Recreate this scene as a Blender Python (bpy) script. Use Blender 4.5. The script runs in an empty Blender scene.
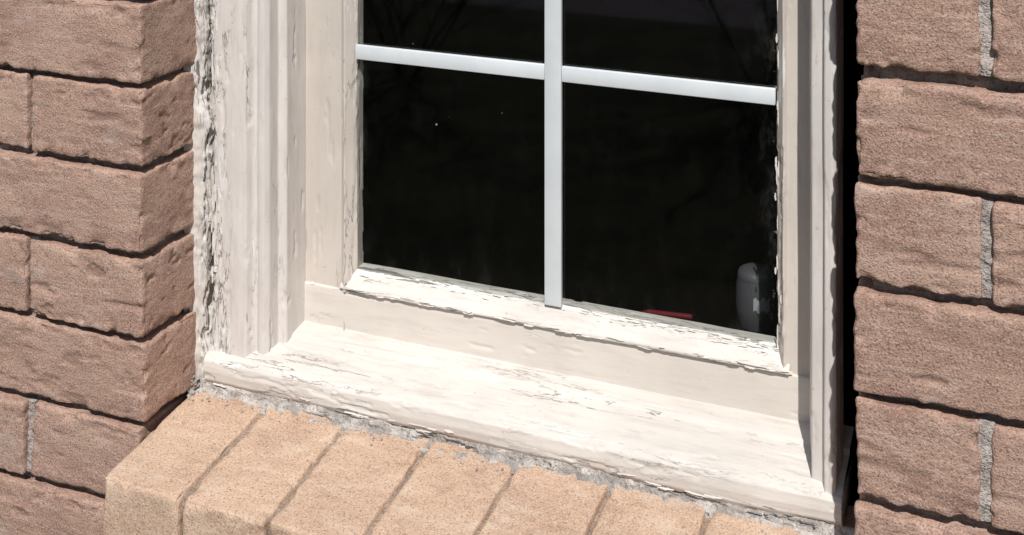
import bpy, math, random
import numpy as np
from mathutils import Vector
random.seed(4); rng=np.random.default_rng(4)
sc=bpy.context.scene
CZ=1.65; CY=0.98     # eye height and distance of the camera from the brick face (metres)
def Y(y): return y-CY
def Z(z): return z+CZ

# ------------------------------------------------------------------ noise
def _h(i,j,k,s):
    n=(i*374761393+j*668265263+k*2147483647+s*1274126177)&0xffffffff
    n=((n^(n>>13))*1274126177)&0xffffffff
    n=((n^(n>>16))*2246822519)&0xffffffff
    return ((n^(n>>15))&0xffffff)/float(0xffffff)
def vn(p,s=0):
    f=np.floor(p); i=f.astype(np.int64); t=p-f; t=t*t*(3-2*t)
    x,y,z=i[:,0],i[:,1],i[:,2]; r=0
    for a in (0,1):
        wa=t[:,0] if a else 1-t[:,0]
        for b in (0,1):
            wb=t[:,1] if b else 1-t[:,1]
            for c in (0,1):
                wc=t[:,2] if c else 1-t[:,2]
                r=r+wa*wb*wc*_h(x+a,y+b,z+c,s)
    return r*2-1
def fbm(p,o=3,s=0):
    r=0;a=1;t=0
    for k in range(o):
        r=r+a*vn(p*(2.03**k)+k*17.3,s+k); t+=a; a*=.5
    return r/t
def sstep(a,b,x):
    t=np.clip((x-a)/(b-a),0,1); return t*t*(3-2*t)

# ------------------------------------------------------------------ node helper
def newmat(name):
    m=bpy.data.materials.new(name); m.use_nodes=True
    nt=m.node_tree; nt.nodes.clear()
    out=nt.nodes.new('ShaderNodeOutputMaterial')
    b=nt.nodes.new('ShaderNodeBsdfPrincipled'); nt.links.new(b.outputs[0],out.inputs[0])
    return m,nt,b,out
class N:
    def __init__(s,nt): s.nt=nt
    def set(s,sock,v):
        if hasattr(v,'is_output') : s.nt.links.new(v,sock)
        elif isinstance(v,(tuple,list)) and len(v)==3 and sock.type=='RGBA': sock.default_value=(*v,1)
        else: sock.default_value=v
    def coord(s): return s.nt.nodes.new('ShaderNodeTexCoord').outputs['Object']
    def map(s,v,scale=(1,1,1),loc=(0,0,0)):
        n=s.nt.nodes.new('ShaderNodeMapping'); s.nt.links.new(v,n.inputs[0]); n.inputs['Scale'].default_value=scale; n.inputs['Location'].default_value=loc
        return n.outputs[0]
    def noise(s,v,scale,detail=4,rough=.5,dist=0):
        n=s.nt.nodes.new('ShaderNodeTexNoise'); s.nt.links.new(v,n.inputs['Vector'])
        n.inputs['Scale'].default_value=scale;n.inputs['Detail'].default_value=detail;n.inputs['Roughness'].default_value=rough;n.inputs['Distortion'].default_value=dist
        return n.outputs['Fac']
    def vor(s,v,scale,feature='F1',rnd=1):
        n=s.nt.nodes.new('ShaderNodeTexVoronoi'); n.feature=feature; s.nt.links.new(v,n.inputs['Vector'])
        n.inputs['Scale'].default_value=scale; n.inputs['Randomness'].default_value=rnd
        return n.outputs['Distance']
    def math(s,op,a,b=0,clamp=False):
        n=s.nt.nodes.new('ShaderNodeMath'); n.operation=op; n.use_clamp=clamp
        s.set(n.inputs[0],a); s.set(n.inputs[1],b); return n.outputs[0]
    def ramp(s,f,a,b,c=0.,d=1.):
        n=s.nt.nodes.new('ShaderNodeMapRange'); n.interpolation_type='SMOOTHSTEP'
        s.set(n.inputs[0],f); n.inputs[1].default_value=a;n.inputs[2].default_value=b;n.inputs[3].default_value=c;n.inputs[4].default_value=d
        return n.outputs[0]
    def mix(s,f,a,b,mode='MIX'):
        n=s.nt.nodes.new('ShaderNodeMix'); n.data_type='RGBA'; n.blend_type=mode
        s.set(n.inputs[0],f); s.set(n.inputs[6],a); s.set(n.inputs[7],b); return n.outputs[2]
    def attr(s,name):
        n=s.nt.nodes.new('ShaderNodeAttribute'); n.attribute_name=name; return n.outputs['Fac']
    def bump(s,h,dist,strength=1,prev=None):
        n=s.nt.nodes.new('ShaderNodeBump'); s.nt.links.new(h,n.inputs['Height']); n.inputs['Distance'].default_value=dist; n.inputs['Strength'].default_value=strength
        if prev is not None: s.nt.links.new(prev,n.inputs['Normal'])
        return n.outputs[0]

def brick_mat(name,c1,c2,c3,dust,rough_amt=1.0):
    m,nt,b,o=newmat(name); n=N(nt); v=n.coord()
    bid=n.attr('bid'); pit=n.attr('pit')
    col=n.mix(bid,c1,c2)
    big=n.noise(n.map(v,(14,14,26)),1,3,.6)
    col=n.mix(n.ramp(big,.42,.66),col,c3)
    streak=n.noise(n.map(v,(22,60,190)),1,3,.6)
    col=n.mix(n.ramp(streak,.50,.70,0,.5),col,dust)
    col=n.mix(n.ramp(streak,.46,.30,0,.35),col,tuple(x*.6 for x in c3))
    grain=n.noise(v,560,2,.8)
    col=n.mix(n.ramp(grain,.54,.68,0,.8),col,dust)
    col=n.mix(n.ramp(grain,.47,.33,0,.75),col,tuple(x*.42 for x in c3))
    spk=n.vor(v,240)
    col=n.mix(n.ramp(spk,.20,.10,0,.5),col,(.11,.07,.055))
    col=n.mix(n.math('MULTIPLY',pit,.4),col,tuple(x*.6 for x in c3))
    ef=n.noise(n.map(v,(9,9,14),(3,1,5)),1,4,.75)
    col=n.mix(n.ramp(ef,.56,.74,0,.45),col,(.52,.45,.40))
    nt.links.new(col,b.inputs['Base Color']); b.inputs['Roughness'].default_value=.95
    b.inputs['Specular IOR Level'].default_value=.15
    h1=n.noise(n.map(v,(1,1,1.4)),170,2,.7)
    h=n.math('ADD',n.math('MULTIPLY',h1,.22),n.math('MULTIPLY',grain,.78))
    bb=n.bump(h,.0016*rough_amt,1.0)
    nt.links.new(bb,b.inputs['Normal']); return m
M_brick=brick_mat('brick_face',(.475,.318,.248),(.40,.252,.193),(.36,.222,.173),(.57,.43,.35))
M_sillb=brick_mat('sill_brick',(.59,.42,.30),(.54,.375,.27),(.50,.34,.245),(.67,.53,.415),.65)

def mortar_mat(name,c,dark=.5):
    m,nt,b,o=newmat(name); n=N(nt); v=n.coord()
    a=n.noise(v,60,3,.65); g=n.noise(v,400,2,.7)
    col=n.mix(n.ramp(a,.35,.65),tuple(x*dark for x in c),c)
    col=n.mix(n.ramp(g,.5,.3,0,.8),col,tuple(x*.35 for x in c))
    nt.links.new(col,b.inputs['Base Color']); b.inputs['Roughness'].default_value=1
    b.inputs['Specular IOR Level'].default_value=.1
    bb=n.bump(n.math('ADD',n.noise(v,150,3,.7),n.math('MULTIPLY',g,.4)),.004)
    nt.links.new(bb,b.inputs['Normal']); return m
M_mortar=mortar_mat('mortar',(.48,.42,.38),.75)
M_mortar_d=mortar_mat('mortar_bed',(.30,.25,.22),.6)
M_mortar_s=mortar_mat('mortar_sill',(.42,.32,.25),.7)
M_crumb=mortar_mat('crumbling_caulk',(.56,.52,.48),.55)

def paint_mat(name,c,grain='x',under=(.80,.78,.75),wood=(.27,.235,.205),dirt=.10):
    m,nt,b,o=newmat(name); n=N(nt); v=n.coord()
    sc_={'x':(1,7,7),'z':(7,7,1)}[grain]
    peel=n.attr('peel')
    nz=n.noise(n.map(v,tuple(s*9 for s in sc_)),1,5,.68,.3)
    lvl=n.math('ADD',nz,n.math('MULTIPLY',peel,.21))
    m1=n.ramp(lvl,.700,.712)      # top coat gone
    m2=n.ramp(lvl,.81,.825)      # bare wood
    ck=n.noise(n.map(v,tuple(s*8 for s in sc_),(2,5,1)),1,5,.68,.3)
    gate=n.ramp(n.math('ADD',n.noise(n.map(v,tuple(s*3.5 for s in sc_),(4,2,7)),1,3,.6),n.math('MULTIPLY',peel,.28)),.57,.80)
    crack=n.math('MULTIPLY',n.ramp(n.math('ABSOLUTE',n.math('SUBTRACT',ck,.5)),.010,.002),gate)
    tint=n.noise(v,11,3,.6)
    col=n.mix(n.ramp(tint,.35,.7),c,tuple(x*.90 for x in c))
    dn=n.noise(n.map(v,tuple(s*20 for s in sc_),(9,9,9)),1,4,.7)
    col=n.mix(n.ramp(dn,.44,.8,0,dirt*3.5),col,(.43,.375,.33))
    col=n.mix(m1,col,n.mix(n.ramp(dn,.4,.65,0,.5),under,tuple(x*.8 for x in under)))
    wd=n.mix(dn,wood,tuple(x*.5 for x in wood))
    col=n.mix(m2,col,wd)
    col=n.mix(n.math('MULTIPLY',crack,.72),col,(.19,.16,.14))
    sp=n.ramp(n.noise(v,230,2,.6),.66,.76,0,.4)
    col=n.mix(sp,col,(.33,.28,.24))
    nt.links.new(col,b.inputs['Base Color']); b.inputs['Roughness'].default_value=.6
    b.inputs['Specular IOR Level'].default_value=.3
    h=n.math('SUBTRACT',1.0,n.math('ADD',n.math('ADD',n.math('MULTIPLY',m1,.4),n.math('MULTIPLY',m2,.5)),crack))
    h=n.math('ADD',h,n.math('MULTIPLY',dn,.5))
    bb=n.bump(h,.0007)
    nt.links.new(bb,b.inputs['Normal']); return m
M_px=paint_mat('sash_paint_h',(.66,.605,.545),'x',under=(.73,.70,.65))
M_pz=paint_mat('sash_paint_v',(.60,.54,.48),'z',under=(.71,.67,.62))
M_sill=paint_mat('sill_paint',(.675,.635,.585),'x',under=(.73,.71,.67),wood=(.36,.32,.285),dirt=.15)
M_case=paint_mat('casing_paint',(.67,.625,.585),'z',under=(.73,.71,.68),dirt=.13)

def simple(name,c,r=.6,bs=None,bmp=.0002):
    m,nt,b,o=newmat(name); n=N(nt); v=n.coord()
    t=n.noise(v,bs or 40,3,.6)
    nt.links.new(n.mix(n.ramp(t,.3,.7),tuple(x*.92 for x in c),c),b.inputs['Base Color'])
    b.inputs['Roughness'].default_value=r
    nt.links.new(n.bump(t,bmp),b.inputs['Normal']); return m
M_grid=simple('muntin_white',(.66,.70,.72),.5,25,.00005)
def flatm(name,c,spec=.0,r=1):
    m,nt,b,o=newmat(name); n=N(nt)
    t=n.noise(n.coord(),30,2,.6)
    nt.links.new(n.mix(t,tuple(x*.7 for x in c),c),b.inputs['Base Color']); b.inputs['Roughness'].default_value=r
    b.inputs['Specular IOR Level'].default_value=spec; return m
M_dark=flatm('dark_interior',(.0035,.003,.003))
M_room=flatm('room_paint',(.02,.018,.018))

# ------------------------------------------------------------------ mesh helpers
def mkobj(name,V,F,mat,attrs=None,parent=None,smooth=True):
    me=bpy.data.meshes.new(name)
    V=np.asarray(V,dtype=np.float32); F=np.asarray(F,dtype=np.int32)
    me.vertices.add(len(V)); me.vertices.foreach_set('co',V.ravel())
    k=F.shape[1]
    me.loops.add(F.size); me.loops.foreach_set('vertex_index',F.ravel())
    me.polygons.add(len(F)); me.polygons.foreach_set('loop_start',np.arange(0,F.size,k,dtype=np.int32))
    me.update(calc_edges=True); me.validate()
    if smooth: me.polygons.foreach_set('use_smooth',[True]*len(me.polygons))
    for kx,a in (attrs or {}).items():
        at=me.attributes.new(kx,'FLOAT','POINT'); at.data.foreach_set('value',np.asarray(a,dtype=np.float32))
    me.materials.append(mat)
    ob=bpy.data.objects.new(name,me); sc.collection.objects.link(ob)
    if parent: ob.parent=parent
    return ob
def empty(name):
    e=bpy.data.objects.new(name,None); sc.collection.objects.link(e); return e
def gridF(n,m,off=0):
    i=np.arange(n-1)[:,None]*m+np.arange(m-1)[None,:]
    i=i.ravel()+off
    return np.stack([i,i+m,i+m+1,i+1],1)
class Acc:
    def __init__(s): s.V=[];s.F=[];s.A=[];s.B=[];s.n=0
    def add(s,V,F,a,b=None):
        s.V.append(V);s.F.append(F+s.n);s.A.append(np.full(len(V),a));s.B.append(np.zeros(len(V)) if b is None else b);s.n+=len(V)
    def build(s,name,mat,parent): return mkobj(name,np.concatenate(s.V),np.concatenate(s.F),mat,{'bid':np.concatenate(s.A),'pit':np.concatenate(s.B)},parent)
def lin(a,b,step): return np.linspace(a,b,max(2,int(round((b-a)/step))+1))
def boxgrid(xs,ys,zs,r):
    lo=np.array([xs[0],ys[0],zs[0]]); hi=np.array([xs[-1],ys[-1],zs[-1]])
    Vs=[];Fs=[];n=0
    for ax in range(3):
        A=[xs,ys,zs]; o=[i for i in range(3) if i!=ax]
        g,h=np.meshgrid(A[o[0]],A[o[1]],indexing='ij')
        for side in (0,1):
            if ax==1 and side==1: continue
            P=np.zeros((g.size,3)); P[:,o[0]]=g.ravel();P[:,o[1]]=h.ravel();P[:,ax]=(lo,hi)[side][ax]
            Vs.append(P);Fs.append(gridF(len(A[o[0]]),len(A[o[1]]),n)); n+=g.size
    P=np.concatenate(Vs);F=np.concatenate(Fs)
    q=np.clip(P,lo+r,hi-r); d=P-q; L=np.linalg.norm(d,axis=1,keepdims=True)+1e-9
    nn=d/L
    P2=q+nn*r
    near=np.sort(np.minimum(P-lo,hi-P),axis=1)
    e=np.exp(-near[:,1]/.006)
    return P2,nn,F,e
def brick(acc,x0,x1,y0,y1,z0,z1,fine,corner=False,amp=1.0):
    s=random.randint(0,9999)
    if fine:
        st=.002
        ys=lin(y0,y1,.0025) if corner else np.concatenate([lin(y0,y0+.015,.0025),[y0+.04,y1]])
        j=lambda:random.uniform(-.0012,.0012)
        xs=lin(x0+j(),x1+j(),st); zs=lin(z0+j(),z1+j(),st); r=.003
    else:
        xs=lin(x0,x1,.02); ys=np.array([y0,y0+.006,y1]); zs=lin(z0,z1,.012); r=.004
    P,nn,F,e=boxgrid(xs,ys,zs,r)
    off=s*.37
    Q=P+off
    d=.0012*fbm(Q*np.array([22,22,34]),3,s); pit=None
    if fine:
        rough=random.uniform(.2,1.0)
        d+=.0005*rough*fbm(Q*np.array([70,90,130]),3,s+7)
        d+=.0002*vn(Q*330,s+3)
        # drag marks left by the wire / texturing roller
        dg=fbm(Q*np.array([12,60,150]),3,s+21); gt=sstep(.0,.4,fbm(Q*np.array([18,18,24]),2,s+23))
        d+=.0012*dg*gt
        pk=sstep(.27,.42,fbm(Q*np.array([30,60,110]),4,s+11)); d-=.0020*pk*rough
        pit=pk
        ch=sstep(.05,.5,fbm(Q*np.array([60,60,60]),3,s+5)); d-=e*ch*.0055
        d+=e*.0014*vn(Q*160,s+9)
    P=P+nn*(d*amp)[:,None]
    acc.add(P,F,random.random(),pit)

# ------------------------------------------------------------------ brick wall
wall=empty('brick_wall')
near=Acc(); far=Acc(); heads=Acc()
XL,XR=-.786,-.134
ROW0=-.2495
def wbrick(x0,x1,k,corner=False,top=None):
    zt=Z(ROW0-.08*k)-.0037; zb=zt-.0725
    if top is not None: zt=top
    cz=(zt+zb)/2-CZ
    fine=(-1.2<x0 and x1<.25 and -.95<cz<-.1)
    dy=random.uniform(-.0018,.0018)
    dz=random.uniform(-.0008,.0008) if top is None else 0
    brick(near if fine else far,x0,x1,dy,.092,zb+dz,zt+dz,fine,corner)
    return fine
def headj(x,k,rec):
    zt=Z(ROW0-.08*k); zb=zt-.08
    xs=lin(x-.006,x+.006,.003);zs=lin(zb+.005,zt-.004,.003);ys=np.array([rec,rec+.004,.03])
    P,nn,F,e=boxgrid(xs,ys,zs,.0015)
    P=P+nn*(.0026*fbm(P*140,3,5))[:,None]
    heads.add(P,F,.5)
for k in range(-17,18):
    odd=k%2
    opening=(-8<=k<=4); sillrow=(k in(5,6))
    if opening or sillrow:
        xl=XL-(.005 if sillrow else 0); x=xl; first=.135 if odd else .194
        c=True
        while x>-2.6:
            L=first if c else .194
            if c and odd and sillrow: L-=.003
            f=wbrick(x-L,x,k,c and opening)
            x-=L+.006
            if f: headj(x+.003,k,random.uniform(.005,.009))
            c=False
        x=XR+(.02 if sillrow else 0); c=True
        while x<1.5:
            L=.088 if (c and odd) else .1935
            if sillrow and c: L-=.02
            f=wbrick(x,x+L,k,c and opening)
            x+=L+.0065
            if f: headj(x-.00325,k,random.uniform(.003,.007))
            c=False
        if k==6:
            for q in range(4):
                wbrick(XL+.003+q*.168,XL+.003+q*.168+.160,k,False,Z(-.764))
    else:
        x=-2.6+(.1 if odd else 0)+.014
        while x<1.5:
            f=wbrick(x,x+.192,k); x+=.2
            if f: headj(x-.004,k,.004)
near.build('bricks',M_brick,wall); far.build('outer_bricks',M_brick,wall)
heads.build('head_joints',M_mortar,wall)
mo=Acc()
def mort(x0,x1,z0,z1,y0=.0135,y1=.16,st=.02):
    P,nn,F,e=boxgrid(lin(x0,x1,st),lin(y0,y1,.03),lin(z0,z1,st),.003)
    P=P+nn*(.0012*fbm(P*60,3,2))[:,None]; mo.add(P,F,.5)
mort(-2.6,XL-.011,0,2.76); mort(XR+.011,1.55,0,2.76)
mort(XL-.012,XR+.012,0,Z(-.765),st=.03); mort(XL-.012,XR+.012,Z(.403),2.76,st=.03)
mo.build('mortar',M_mortar_d,wall)
def box(name,x0,x1,y0,y1,z0,z1,mat,parent):
    V=[(x,y,z) for x in(x0,x1) for y in(y0,y1) for z in(z0,z1)]
    F=[(0,1,3,2),(4,6,7,5),(0,4,5,1),(2,3,7,6),(0,2,6,4),(1,5,7,3)]
    return mkobj(name,V,F,mat,None,parent,False)
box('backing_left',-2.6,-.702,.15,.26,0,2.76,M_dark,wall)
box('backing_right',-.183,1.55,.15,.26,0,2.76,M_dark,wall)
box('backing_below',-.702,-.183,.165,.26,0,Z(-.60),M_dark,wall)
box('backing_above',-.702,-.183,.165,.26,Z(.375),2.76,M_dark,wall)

# ------------------------------------------------------------------ rowlock sill
sillp=empty('brick_window_sill')
def wash(y): return -.017*(Y(1.06)-y)/.14 + .0075
ra=Acc(); x=-.783; i=0
while x<-.145:
    w=.0830 if i<7 else .045
    zt=Z(-.653)+random.uniform(-.0010,.0012)
    s=random.randint(0,9999)
    xs=lin(x,x+w,.002); ys=lin(Y(.922)+random.uniform(-.002,.002),Y(1.10),.0022); zs=lin(Z(-.752),zt,.0025)
    P,nn,F,e=boxgrid(xs,ys,zs,.0035)
    Q=P+s*.31
    pk=sstep(.32,.5,fbm(Q*np.array([60,60,60]),3,s+11))
    d=.0009*fbm(Q*26,3,s)+.0005*fbm(Q*110,3,s+4)+.0002*vn(Q*330,s)-.0009*pk
    d-=e*sstep(.05,.6,fbm(Q*70,3,s+5))*.0042
    P=P+nn*d[:,None]
    P[:,2]+=wash(P[:,1])     # slight wash to the front
    ra.add(P,F,random.random(),pk*.4); x+=w+.0040; i+=1
ra.build('rowlock_bricks',M_sillb,sillp)
rm=Acc()
P,nn,F,e=boxgrid(lin(-.780,-.135,.003),lin(Y(.9285),Y(1.10),.003),lin(Z(-.75),Z(-.6580),.004),.003)
P=P+nn*(.0014*fbm(P*90,3,3))[:,None]; P[:,2]+=wash(P[:,1])
rm.add(P,F,.5); rm.build('rowlock_mortar',M_mortar_s,sillp)

# ------------------------------------------------------------------ window
win=empty('window')
def sweep(name,prof,axis,a0,a1,mat,ds=.0015,da=.0025,amp=.0005,chip=.0009,rough=0,seed=1,wav=.0005,edgew=0):
    """extrude a moulding profile; horizontal (x): (y,z); vertical (z): (x,y)"""
    pts=[];pe=[]
    for (a,b) in zip(prof[:-1],prof[1:]):
        L=math.hypot(b[0]-a[0],b[1]-a[1]); n=max(1,int(L/ds))
        for i in range(n):
            t=i/n; pts.append((a[0]+(b[0]-a[0])*t,a[1]+(b[1]-a[1])*t)); pe.append(a[2]+(b[2]-a[2])*t)
    pts.append(prof[-1][:2]);pe.append(prof[-1][2])
    pts=np.array(pts);pe=np.array(pe)
    tg=np.gradient(pts,axis=0); nr=np.stack([tg[:,1],-tg[:,0]],1); nr/=np.linalg.norm(nr,axis=1,keepdims=True)+1e-9
    ydim=0 if axis=='x' else 1
    if nr[:,ydim].mean()>0: nr=-nr
    A=lin(a0,a1,da); n=len(A);m=len(pts)
    P=np.zeros((n,m,3)); NN=np.zeros((n,m,3))
    if axis=='x':
        P[:,:,0]=A[:,None];P[:,:,1]=pts[None,:,0]-CY;P[:,:,2]=pts[None,:,1]+CZ;NN[:,:,1]=nr[None,:,0];NN[:,:,2]=nr[None,:,1]
        st=np.array([22,150,150.])
    else:
        P[:,:,2]=A[:,None]+CZ;P[:,:,0]=pts[None,:,0];P[:,:,1]=pts[None,:,1]-CY;NN[:,:,0]=nr[None,:,0];NN[:,:,1]=nr[None,:,1]
        st=np.array([150,150,22.])
    P=P.reshape(-1,3);NN=NN.reshape(-1,3);peel=np.tile(pe,n)
    peel=np.clip(peel+.22*fbm(P*9,2,seed+20),0,1)
    d=amp*fbm(P*st*.6,3,seed)+wav*fbm(P*12,2,seed+3)
    f=fbm(P*st,4,seed+8)+peel*.34-.04
    d-=chip*sstep(.38,.44,f)
    d+=chip*.4*sstep(.30,.37,f)*(1-sstep(.37,.42,f))*sstep(.2,.5,peel)
    if rough: d+=rough*fbm(P*120,4,seed+12)
    P=P+NN*d[:,None]
    if edgew:   # ragged free edge where paint/caulk has broken away; the outer side stays put
        wgt=sstep(-.790,-.778,P[:,0]) if edgew>0 else sstep(-.756,-.768,P[:,0])
        P[:,0]+=wgt*abs(edgew)*fbm(np.stack([P[:,2]*0+seed,P[:,2]*0,P[:,2]*34.],1),4,seed+30)
    return mkobj(name,P,gridF(n,m),mat,{'peel':peel},win)
ZT=.39
sweep('left_casing',[(-.769,1.090,1),(-.7685,1.068,1),(-.767,1.0645,1),(-.758,1.0635,.75),(-.746,1.063,.30),(-.735,1.063,.12),(-.728,1.064,.45),(-.7255,1.071,.5),(-.722,1.074,.35),(-.7175,1.071,.0),(-.7125,1.071,.0),(-.7085,1.076,.15),(-.7075,1.090,.05),(-.699,1.092,.05),(-.6985,1.128,0)],'z',-.616,ZT,M_case,seed=3,wav=.0005,amp=.0004,chip=.0011,edgew=-.006)
sweep('right_casing',[(-.159,1.095,.6),(-.160,1.062,.6),(-.163,1.060,.3),(-.169,1.061,.2),(-.171,1.068,.4),(-.176,1.069,.1),(-.181,1.070,.2),(-.1825,1.084,.2),(-.188,1.104,.1),(-.189,1.128,.1)],'z',-.616,ZT,M_case,seed=13,amp=.0003)
sweep('head_casing',[(1.075,.392,.4),(1.064,.390,.4),(1.063,.345,.3),(1.090,.340,.2),(1.128,.338,.1)],'x',-.787,-.159,M_case,da=.01,ds=.004,seed=19)
sweep('left_stile',[(-.6985,1.1265,.0),(-.656,1.1255,.0),(-.651,1.1215,.5),(-.643,1.134,.7),(-.643,1.146,.5)],'z',-.556,.34,M_pz,seed=23,amp=.0002)
sweep('right_stile',[(-.1885,1.1265,.0),(-.211,1.1255,.1),(-.214,1.1215,.5),(-.2215,1.134,1),(-.2215,1.146,.8)],'z',-.556,.34,M_pz,seed=29,amp=.0002)
sweep('bottom_rail',[(1.130,-.553,.5),(1.1240,-.5545,.5),(1.1236,-.559,.15),(1.1235,-.575,.0),(1.1235,-.598,.1)],'x',-.6985,-.1885,M_px,seed=31,amp=.0002)
sweep('glazing_bead',[(1.146,-.534,.7),(1.135,-.5345,.95),(1.127,-.545,.4),(1.1213,-.5510,.65),(1.1208,-.5532,1),(1.126,-.5550,1)],'x',-.656,-.209,M_sill,seed=37,amp=.0006,chip=.0009)
sweep('top_rail',[(1.146,.295,.2),(1.1235,.297,.3),(1.1235,.345,.2)],'x',-.6985,-.1885,M_px,da=.01,seed=41)
sweep('wood_sill',[(1.165,-.589,.1),(1.128,-.5925,.2),(1.104,-.5975,.1),(1.101,-.6010,.55),(1.085,-.6045,.2),(1.066,-.6095,.3),(1.0585,-.6125,.5),(1.0550,-.6165,.55),(1.0545,-.626,.45),(1.056,-.634,.85),(1.060,-.6390,1),(1.09,-.640,.8)],'x',-.771,-.155,M_sill,seed=47,amp=.0005,chip=.0009,wav=.0016,ds=.0012,da=.002)
for nm,xx in (('sill_end_l',-.771),('sill_end_r',-.155)):
    box(nm,xx-.0006,xx+.0006,Y(1.058),Y(1.12),Z(-.637),Z(-.6125),M_crumb,win)
def bar(name,x0,x1,z0,z1,y0,y1):
    o=box(name,x0,x1,y0,y1,z0,z1,M_grid,win)
    bv=o.modifiers.new('b','BEVEL'); bv.width=.0008; bv.segments=2
bar('muntin_v',-.4392,-.4225,Z(-.535),Z(.30),Y(1.1285),Y(1.1335))
for zc in (-.3165,-.105,.106):
    bar('muntin_h_l',-.642,-.4395,Z(zc-.0073),Z(zc+.0073),Y(1.1290),Y(1.1335))
    bar('muntin_h_r',-.4222,-.2225,Z(zc-.0073),Z(zc+.0073),Y(1.1290),Y(1.1335))
# glass: Schlick reflectance from either side of the thin pane
m,nt,b,o=newmat('glass'); n=N(nt); nt.nodes.remove(b); v=n.coord()
tr=nt.nodes.new('ShaderNodeBsdfTransparent'); tr.inputs[0].default_value=(.80,.82,.81,1)
gl=nt.nodes.new('ShaderNodeBsdfGlossy'); gl.inputs['Roughness'].default_value=.03
geo=nt.nodes.new('ShaderNodeNewGeometry'); dt=nt.nodes.new('ShaderNodeVectorMath'); dt.operation='DOT_PRODUCT'
nt.links.new(geo.outputs['Normal'],dt.inputs[0]); nt.links.new(geo.outputs['Incoming'],dt.inputs[1])
cs=n.math('ABSOLUTE',dt.outputs['Value'])
fres=n.math('ADD',.055,n.math('MULTIPLY',.945,n.math('POWER',n.math('SUBTRACT',1.0,cs,True),5.0)),True)
mx=nt.nodes.new('ShaderNodeMixShader'); nt.links.new(fres,mx.inputs[0]);nt.links.new(tr.outputs[0],mx.inputs[1]);nt.links.new(gl.outputs[0],mx.inputs[2])
df=nt.nodes.new('ShaderNodeBsdfDiffuse'); df.inputs[0].default_value=(.5,.48,.45,1)
ed=n.attr('edge')
dust=n.math('MULTIPLY',n.ramp(n.noise(n.map(v,(60,60,25)),1,4,.7),.45,.8),n.math('ADD',n.math('MULTIPLY',ed,.11),.004))
smear=n.math('MULTIPLY',n.ramp(n.noise(v,130,4,.7),.60,.67),n.ramp(ed,.60,1.0,0,.8))
dots=n.math('MULTIPLY',n.ramp(n.vor(v,55),.07,.045),n.ramp(n.noise(v,19,2,.5),.60,.7,0,.5))
tot=n.math('ADD',n.math('ADD',dust,smear),dots,True)
m2=nt.nodes.new('ShaderNodeMixShader'); nt.links.new(tot,m2.inputs[0]);nt.links.new(mx.outputs[0],m2.inputs[1]);nt.links.new(df.outputs[0],m2.inputs[2])
nt.links.new(m2.outputs[0],o.inputs[0])
gx=lin(-.650,-.215,.005);gz=lin(Z(-.540),Z(.30),.005)
GX,GZ=np.meshgrid(gx,gz,indexing='ij')
P=np.stack([GX.ravel(),np.full(GX.size,Y(1.1345)),GZ.ravel()],1)
ex=np.exp(-np.minimum.reduce([(P[:,0]+.643)*1.6,(-.2215-P[:,0])*.8,(P[:,2]-Z(-.536))*1.2]).clip(0)/.008)
mkobj('glass',P,gridF(len(gx),len(gz)),m,{'edge':ex},win,False)

# caulk and peeling flakes
M_ck=paint_mat('old_caulk',(.60,.55,.505),'z',under=(.65,.62,.585),wood=(.25,.22,.2),dirt=.22)
sweep('left_caulk',[(-.796,1.056,.6),(-.786,1.060,.6),(-.780,1.062,.8),(-.7755,1.066,.95),(-.7745,1.090,.8)],'z',-.645,ZT,M_ck,ds=.001,da=.002,rough=.0022,seed=61,chip=.003,edgew=.0065)
sweep('sill_caulk',[(1.060,-.6365,.9),(1.0575,-.6405,.9),(1.0565,-.6445,.9),(1.053,-.6470,.9),(1.047,-.6505,.9)],'x',-.786,-.140,M_crumb,ds=.001,da=.0016,rough=.0035,seed=67,chip=.004)
fv=[];ff=[]
def chipf(c,t,b_,nrm,la,lb,curl):
    c=Vector(c);t=Vector(t).normalized();b_=Vector(b_).normalized();nrm=Vector(nrm).normalized()
    i0=len(fv); nu=7;nvv=3
    e1=[random.uniform(.3,1) for _ in range(nu)];e2=[random.uniform(.3,1) for _ in range(nu)]
    for i in range(nu):
        for j in range(nvv):
            s=(i/(nu-1)-.5)*la*(1 if j==1 else random.uniform(.75,1)); w=(j/(nvv-1)-.5)*lb
            w*= e1[i] if j==0 else e2[i]
            taper=1-.75*abs(i/(nu-1)-.5)**2*2
            lift=.0003+curl*(j/(nvv-1))**2*taper
            p=c+t*s+b_*w*taper+nrm*lift; fv.append(p[:])
    for i in range(nu-1):
        for j in range(nvv-1):
            a=i0+i*nvv+j; ff.append((a,a+nvv,a+nvv+1,a+1))
R=random.uniform
for _ in range(50):
    x=R(-.650,-.212); chipf((x,Y(1.1208),Z(R(-.5535,-.5500))),(1,0,R(-.08,.08)),(0,-.3,R(-1,1)),(0,-1,.3),R(.004,.02),R(.001,.003),R(.0005,.0015))
for _ in range(35):
    x=R(-.64,-.22); y=R(1.129,1.134); z=-.534-(1.135-y)*1.25; chipf((x,Y(y),Z(z)),(1,0,R(-.1,.1)),(0,-.6,-.8),(0,-.8,.6),R(.003,.012),R(.001,.0025),R(.0003,.0012))
for _ in range(14):
    x=R(-.765,-.16); chipf((x,Y(1.0548),Z(R(-.637,-.630))),(1,0,R(-.08,.08)),(0,0,-1),(0,-1,.1),R(.006,.022),R(.001,.003),R(.0003,.0012))
for _ in range(75):
    z=R(-.61,-.0); x=-.768+abs(random.gauss(0,.006)); chipf((x,Y(1.0645),Z(z)),(R(-.1,.1),0,1),(-1,0,0),(0.2,-1,0),R(.005,.028),R(.0015,.004),R(.0005,.003))
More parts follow.
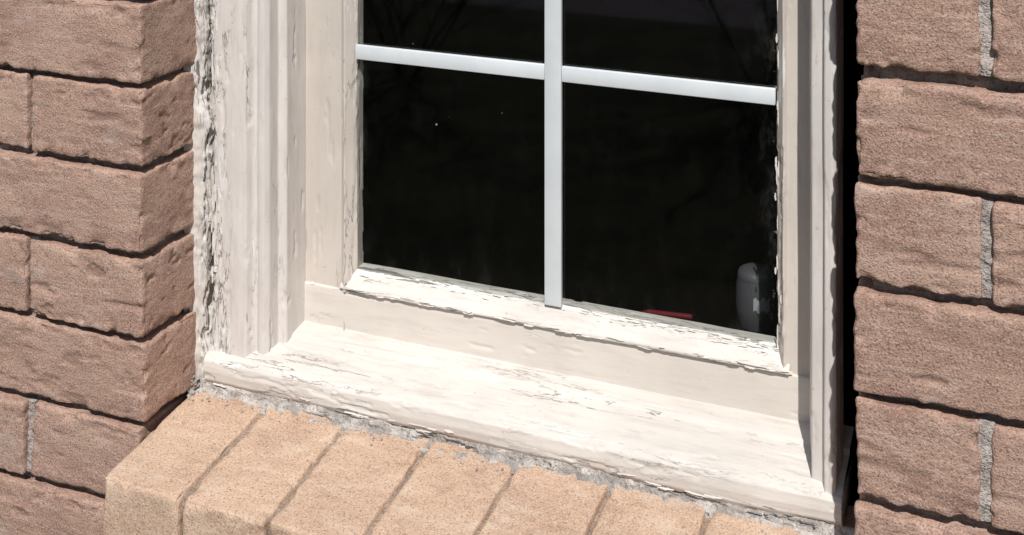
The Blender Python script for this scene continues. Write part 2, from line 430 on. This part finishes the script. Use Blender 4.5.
for _ in range(20):
    z=R(-.6,-.0); x=random.choice([-.7265,-.651]); y={-.7265:1.063,-.651:1.121}[x]
    chipf((x,Y(y),Z(z)),(0,0,1),(1,0,0),(.3,-1,0),R(.004,.016),R(.001,.0025),R(.0003,.0012))
for _ in range(40):
    z=R(-.534,-.0); chipf((R(-.2218,-.2160),Y(1.128),Z(z)),(0,0,1),(-1,.5,0),(-.5,-1,0),R(.004,.02),R(.0008,.0025),R(.0002,.001))
mkobj('peeling_paint',fv,ff,M_sill,{'peel':np.full(len(fv),.1)},win)
import bmesh
bm=bmesh.new()
def crumb(x,y,z,s):
    r=bmesh.ops.create_icosphere(bm,subdivisions=1,radius=s)
    sx,sy,sz=R(.7,1.4),R(.7,1.3),R(.5,.9)
    for vv in r['verts']:
        q=vv.co*R(.75,1.15); vv.co=Vector((q.x*sx+x,q.y*sy+y,q.z*sz+z))
for _ in range(90):
    yy=R(1.036,1.052); crumb(R(-.785,-.15),Y(yy),Z(-.653)+wash(Y(yy)),R(.0005,.0016))
for _ in range(22):
    crumb(R(-.786,-.772),Y(R(1.045,1.06)),Z(R(-.650,-.635)),R(.001,.003))
for _ in range(60):
    yy=R(.94,1.05); crumb(R(-.779,-.2),Y(yy),Z(-.6535)+wash(Y(yy)),R(.0004,.0009))
me=bpy.data.meshes.new('mortar_crumbs'); bm.to_mesh(me); bm.free(); me.materials.append(M_crumb)
ob=bpy.data.objects.new('mortar_crumbs',me); sc.collection.objects.link(ob); ob.parent=sillp

room=empty('room')
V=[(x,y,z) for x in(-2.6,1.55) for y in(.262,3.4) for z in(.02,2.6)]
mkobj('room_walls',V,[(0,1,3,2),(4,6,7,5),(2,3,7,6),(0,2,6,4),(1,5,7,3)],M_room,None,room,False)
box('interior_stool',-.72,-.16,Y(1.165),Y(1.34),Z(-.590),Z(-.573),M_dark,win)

# jar on the stool
jar=empty('ceramic_jar')
def lathe(name,prof,cx,cy,mat,parent,seg=40):
    V=[];F=[]
    for i,(r,z) in enumerate(prof):
        for s in range(seg):
            a=2*math.pi*s/seg; V.append((cx+r*math.cos(a),cy+r*math.sin(a),z))
    for i in range(len(prof)-1):
        for s in range(seg):
            F.append((i*seg+s,i*seg+(s+1)%seg,(i+1)*seg+(s+1)%seg,(i+1)*seg+s))
    return mkobj(name,V,F,mat,None,parent)
M_jar=simple('jar_glaze',(.085,.08,.09),.55,70); M_lab=simple('jar_label',(.42,.42,.43),.5,300)
zb=Z(-.573)
lathe('body',[(.001,zb),(.0155,zb),(.0180,zb+.003),(.0195,zb+.02),(.0190,zb+.040),(.0175,zb+.048)],-.264,Y(1.245),M_jar,jar)
lathe('lid',[(.0178,zb+.0482),(.0175,zb+.051),(.0160,zb+.0545),(.011,zb+.057),(.001,zb+.058)],-.264,Y(1.245),M_jar,jar)
V=[];F=[]
for i in range(9):
    a=math.radians(-85+i*6)
    for j in range(5): V.append((-.264+.0199*math.cos(a),Y(1.245)+.0199*math.sin(a),zb+.022+j*.003+ (0.002*math.sin(i*1.7))))
mkobj('label',V,gridF(9,5),M_lab,None,jar)
pc=lathe('red_pencil',[(.0005,-.026),(.0024,-.020),(.0028,-.019),(.0028,.022),(.0024,.024),(.0005,.024)],0,0,flatm('red_paint',(.16,.012,.022),.2,.6),None,8)
pc.rotation_euler=(0,math.radians(90),math.radians(8)); pc.location=(-.348,Y(1.230),Z(-.5701))

# ------------------------------------------------------------------ surroundings
def sheet(name,x0,x1,y0,y1,z,mat): return mkobj(name,[(x0,y0,z),(x1,y0,z),(x1,y1,z),(x0,y1,z)],[(0,1,2,3)],mat,None,None,False)
m,nt,b,o=newmat('lawn'); n=N(nt); v=n.coord()
nt.links.new(n.mix(n.ramp(n.noise(v,3,6,.75),.35,.65),(.020,.032,.012),(.06,.055,.03)),b.inputs['Base Color']); b.inputs['Roughness'].default_value=1
sheet('ground',-250,250,-250,250,0,m)
m2_=mortar_mat('asphalt',(.26,.235,.25),.7)
sheet('reflection_driveway',-30,30,-13,-5.9,.004,m2_)  # unseen paler strip, added to brighten the reflection in the upper panes
def shrub(name,x,y,h,seed):
    r=random.Random(seed); cu=bpy.data.curves.new(name,'CURVE'); cu.dimensions='3D'; cu.bevel_depth=1; cu.bevel_resolution=1
    def br(p,d,L,rad,lev):
        n_=5; sp=cu.splines.new('POLY'); sp.points.add(n_)
        q=Vector(p); dd=Vector(d)
        for i in range(n_+1):
            sp.points[i].co=(*q,1); sp.points[i].radius=rad*(1-.6*i/n_)
            if lev and i>0:
                for _ in range(2):
                    e=(dd+Vector((r.uniform(-1,1),r.uniform(-1,1),r.uniform(-.3,.8)))*.8).normalized()
                    br(q,e,L*.5,rad*.5,lev-1)
            dd=(dd+Vector((r.uniform(-.25,.25),r.uniform(-.25,.25),r.uniform(-.1,.15)))).normalized(); q=q+dd*L/n_
    for i in range(7):
        a=r.uniform(0,6.28); br((x+.05*math.cos(a),y+.05*math.sin(a),0),Vector((math.cos(a)*.5,math.sin(a)*.5,1)).normalized(),h,.007,2)
    cu.materials.append(simple(name+'_bark',(.08,.065,.055),.9)); ob=bpy.data.objects.new(name,cu); sc.collection.objects.link(ob)
shrub('reflection_shrub',-2.9,-4.3,1.1,3); shrub('reflection_shrub',-1.2,-4.6,1.2,8)  # unseen bare shrubs, added so branches reflect in the glass

# ------------------------------------------------------------------ light, sky, camera
EL=math.radians(50); AZ=math.radians(21)
d=Vector((math.sin(AZ)*math.cos(EL),-math.cos(AZ)*math.cos(EL),math.sin(EL)))
L=bpy.data.lights.new('sun','SUN'); L.energy=4.5; L.angle=math.radians(.5); L.color=(1,.97,.935)
lo=bpy.data.objects.new('sun',L); sc.collection.objects.link(lo); lo.rotation_euler=(d).to_track_quat('Z','Y').to_euler(); lo.location=(3,-6,8)
w=bpy.data.worlds.new('World'); sc.world=w; w.use_nodes=True; nt=w.node_tree
sky=nt.nodes.new('ShaderNodeTexSky'); sky.sky_type='NISHITA'; sky.sun_disc=False; sky.sun_elevation=EL; sky.sun_rotation=math.pi-AZ
bg=nt.nodes['Background']; nt.links.new(sky.outputs[0],bg.inputs[0]); bg.inputs[1].default_value=.065
cam=bpy.data.cameras.new('camera'); co=bpy.data.objects.new('camera',cam); sc.collection.objects.link(co)
co.location=(0,-CY,CZ); co.rotation_euler=(math.radians(90),0,math.radians(22.7)); cam.lens=45.25; cam.sensor_width=36; cam.shift_y=-.519
cam.clip_start=.01; cam.clip_end=1000; sc.camera=co
sc.view_settings.view_transform='Standard'; sc.view_settings.look='None'; sc.view_settings.exposure=0
